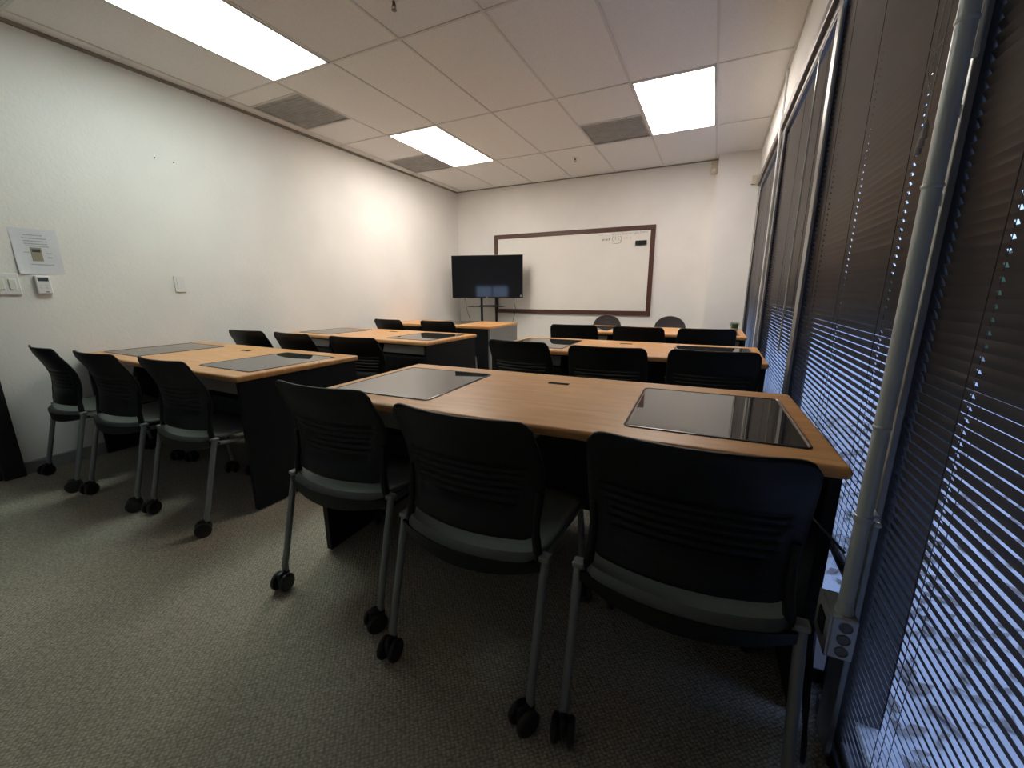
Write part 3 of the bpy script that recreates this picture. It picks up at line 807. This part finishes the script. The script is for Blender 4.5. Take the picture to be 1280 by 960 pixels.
for txt, x, z, h, adv, r, m in (('pront', 1.07, 1.835, .036, .024, .0026, 'ink'), ('(15)', 1.215, 1.835, .046, .036, .0024, 'ink'), ('sf', 1.03, 1.905, .028, .03, .0024, 'print_'),
        ('access', 1.215, 1.900, .028, .0205, .0024, 'print_'), ('to', 1.352, 1.903, .028, .0205, .0024, 'print_'), ('a new', 1.405, 1.905, .028, .0205, .0024, 'print_'), ('goa', 1.515, 1.908, .028, .0205, .0024, 'print_'),
        ('board', 1.590, 1.911, .028, .0205, .0024, 'print_'), ('co g', 1.38, 1.848, .03, .028, .0018, 'faint')):
    b = MB(); write(b, txt, x, z, h, adv, r)
    if txt == '(15)': stroke(b, [(1.22, 1.80), (1.28, 1.788), (1.33, 1.80), (1.35, 1.83)], .0022)
    b.build('handwriting', M[m], t)
t = thing('whiteboard_eraser', 'black eraser stuck on the upper corner of the whiteboard', 'eraser', (1.613, YB - .016, 1.785))
MB().box(-.074, .074, -.035, -.010, -.027, .027, .005).build('eraser_body', M['plastic'], t)
MB().box(-.071, .071, -.010, .0, -.024, .024, .001).build('felt_pad', M['cordm'], t)

# ------------------------------------------------------------------ left wall fittings
t = thing('notice_sheet', 'curling white paper notice taped above the thermostat', 'paper', (XL, -1.278, 1.40))
b = MB(); bm = b.bm; V = []
hwid, hh = .103, .137
for i in range(11):
    row = []
    for j in range(9):
        u = -1 + 2 * j / 8; v = -1 + 2 * i / 10
        lift = .002 + .010 * max(0, -u - .3) ** 1.5 * max(0, .6 - v) + .008 * max(0, -v - .6) * (1 - u) * .5
        row.append(bm.verts.new((lift, u * hwid, v * hh)))
    V.append(row)
for i in range(10):
    for j in range(8): bm.faces.new((V[i][j], V[i][j + 1], V[i + 1][j + 1], V[i + 1][j]))
o = b.build('sheet', M['paper'], t)
def px(u, v): return .0035 + .010 * max(0, -u - .3) ** 1.5 * max(0, .6 - v) + .008 * max(0, -v - .6) * (1 - u) * .5
b = MB()
for v, a, c in ((.72, -.45, .35), (.58, -.55, .5), (.46, -.5, .52), (.34, -.5, .5), (.24, -.45, .55), (-.05, -.6, -.35), (-.06, .35, .6), (-.25, .38, .58), (-.58, -.4, .6)):
    n = 7
    for i in range(n):
        u0 = a + (c - a) * i / n; u1 = a + (c - a) * (i + .9) / n
        b.quad((px(u0, v), u0 * hwid, v * hh + .003), (px(u1, v), u1 * hwid, v * hh + .003), (px(u1, v), u1 * hwid, v * hh - .003), (px(u0, v), u0 * hwid, v * hh - .003))
b.build('printed_text', M['print_'], t)
p = MB().box(.003, .0046, -.030, .018, -.058, .024).build('printed_picture', M['photo'], t)
MB().box(.0046, .0052, -.024, .012, -.004, .014).build('printed_display', M['lcd'], p)
t = thing('thermostat', 'small white thermostat with dark display under the paper notice', 'thermostat', (XL, -1.291, 1.195))
MB().box(0, .024, -.035, .035, -.058, .056, .006).build('case', M['white'], t)
MB().box(.023, .0252, -.024, .024, .022, .046, .001).build('display', M['lcd'], t)
b = MB()
for y in (-.014, .014):
    for z in (-.002, -.018): b.box(.0235, .0255, y - .006, y + .006, z - .004, z + .004, .001)
b.build('buttons', M['fixture'], t)
MB().box(.0235, .0248, .0, .016, -.047, -.042).build('logo', M['lcd'], t)
t = thing('light_switch', 'white two-gang light switch plate at the edge beside the thermostat', 'light switch', (XL, -1.472, 1.197))
MB().box(0, .011, -.082, .082, -.064, .064, .003).build('switch_plate', M['white'], t)
for y in (-.05, 0., .05):
    R = Matrix.Rotation(.06, 4, 'Y')
    MB().box(.009, .017, y - .0155, y + .0155, -.032, .032, .002, rot=R).build('rocker', M['switch'], t)
t = thing('wall_plate', 'blank white wall plate alone on the long plain wall', 'wall plate', (XL, -.524, 1.209))
MB().box(0, .011, -.037, .037, -.062, .062, .003).build('plate', M['white'], t)
MB().box(.009, .0135, -.020, .020, -.045, .045, .001).build('insert', M['white'], t)

# small devices by the column
t = thing('motion_detector', 'beige motion detector under the ceiling beside the column', 'detector', (2.425, YB, 2.60))
MB().box(-.035, .04, -.05, 0, -.055, .085, .01).build('case', M['beige'], t)
b = MB(); b.lathe([(.020, -.045), (.018, -.056), (.008, -.06)], 'y', (0, 0, -.015), 14); b.build('lens', M['white'], t, True)
t = thing('blind_bracket', 'small beige bracket on the column at the window head', 'bracket', (2.86, 3.42, 2.37))
MB().box(-.02, .03, -.018, 0, -.03, .07, .004).build('plate', M['beige'], t)
b = MB(); b.tube([(-.01, -.01, -.02), (-.02, -.03, -.028), (-.03, -.035, -.03)], .004, 6); b.build('hook', M['steel'], t, True)

# ------------------------------------------------------------------ daylight, camera
Wd = bpy.data.worlds.new('sky'); S.world = Wd; Wd.use_nodes = True
nt = Wd.node_tree
for n in list(nt.nodes): nt.nodes.remove(n)
out = nt.nodes.new('ShaderNodeOutputWorld'); bg = nt.nodes.new('ShaderNodeBackground')
tc = nt.nodes.new('ShaderNodeTexCoord'); sp = nt.nodes.new('ShaderNodeSeparateXYZ'); cr = nt.nodes.new('ShaderNodeValToRGB')
cr.color_ramp.elements[0].position = .0; cr.color_ramp.elements[0].color = (.52, .64, .95, 1)
cr.color_ramp.elements[1].position = .6; cr.color_ramp.elements[1].color = (.36, .48, .95, 1)
nt.links.new(tc.outputs['Generated'], sp.inputs[0]); nt.links.new(sp.outputs['Z'], cr.inputs[0])
nt.links.new(cr.outputs[0], bg.inputs[0]); bg.inputs[1].default_value = 1.8
nt.links.new(bg.outputs[0], out.inputs[0])

R_ = [[0.899897318120347, 0.4360901013474363, -0.0032000541541871], [-0.0938178412231993, 0.20075420393699028, 0.975138945109795], [-0.4258908657250417, 0.8772246993264656, -0.22157120161150548]]
cam = bpy.data.cameras.new('camera'); co = bpy.data.objects.new('camera', cam); COL.objects.link(co)
m3 = Matrix(((R_[0][0], R_[1][0], -R_[2][0]), (R_[0][1], R_[1][1], -R_[2][1]), (R_[0][2], R_[1][2], -R_[2][2])))
m4 = m3.to_4x4(); m4.translation = Vector((2.56685, -2.40307, 1.1433)); co.matrix_world = m4
cam.sensor_fit = 'HORIZONTAL'; cam.sensor_width = 36.; cam.lens = 508.76 / 1280 * 36.; cam.clip_start = .02; cam.clip_end = 200
S.camera = co
S.view_settings.view_transform = 'Standard'; S.view_settings.look = 'None'; S.view_settings.gamma = 1.
S.view_settings.exposure = .30; S.view_settings.use_curve_mapping = False
S.cycles.max_bounces = 8; S.cycles.diffuse_bounces = 5; S.cycles.transparent_max_bounces = 12
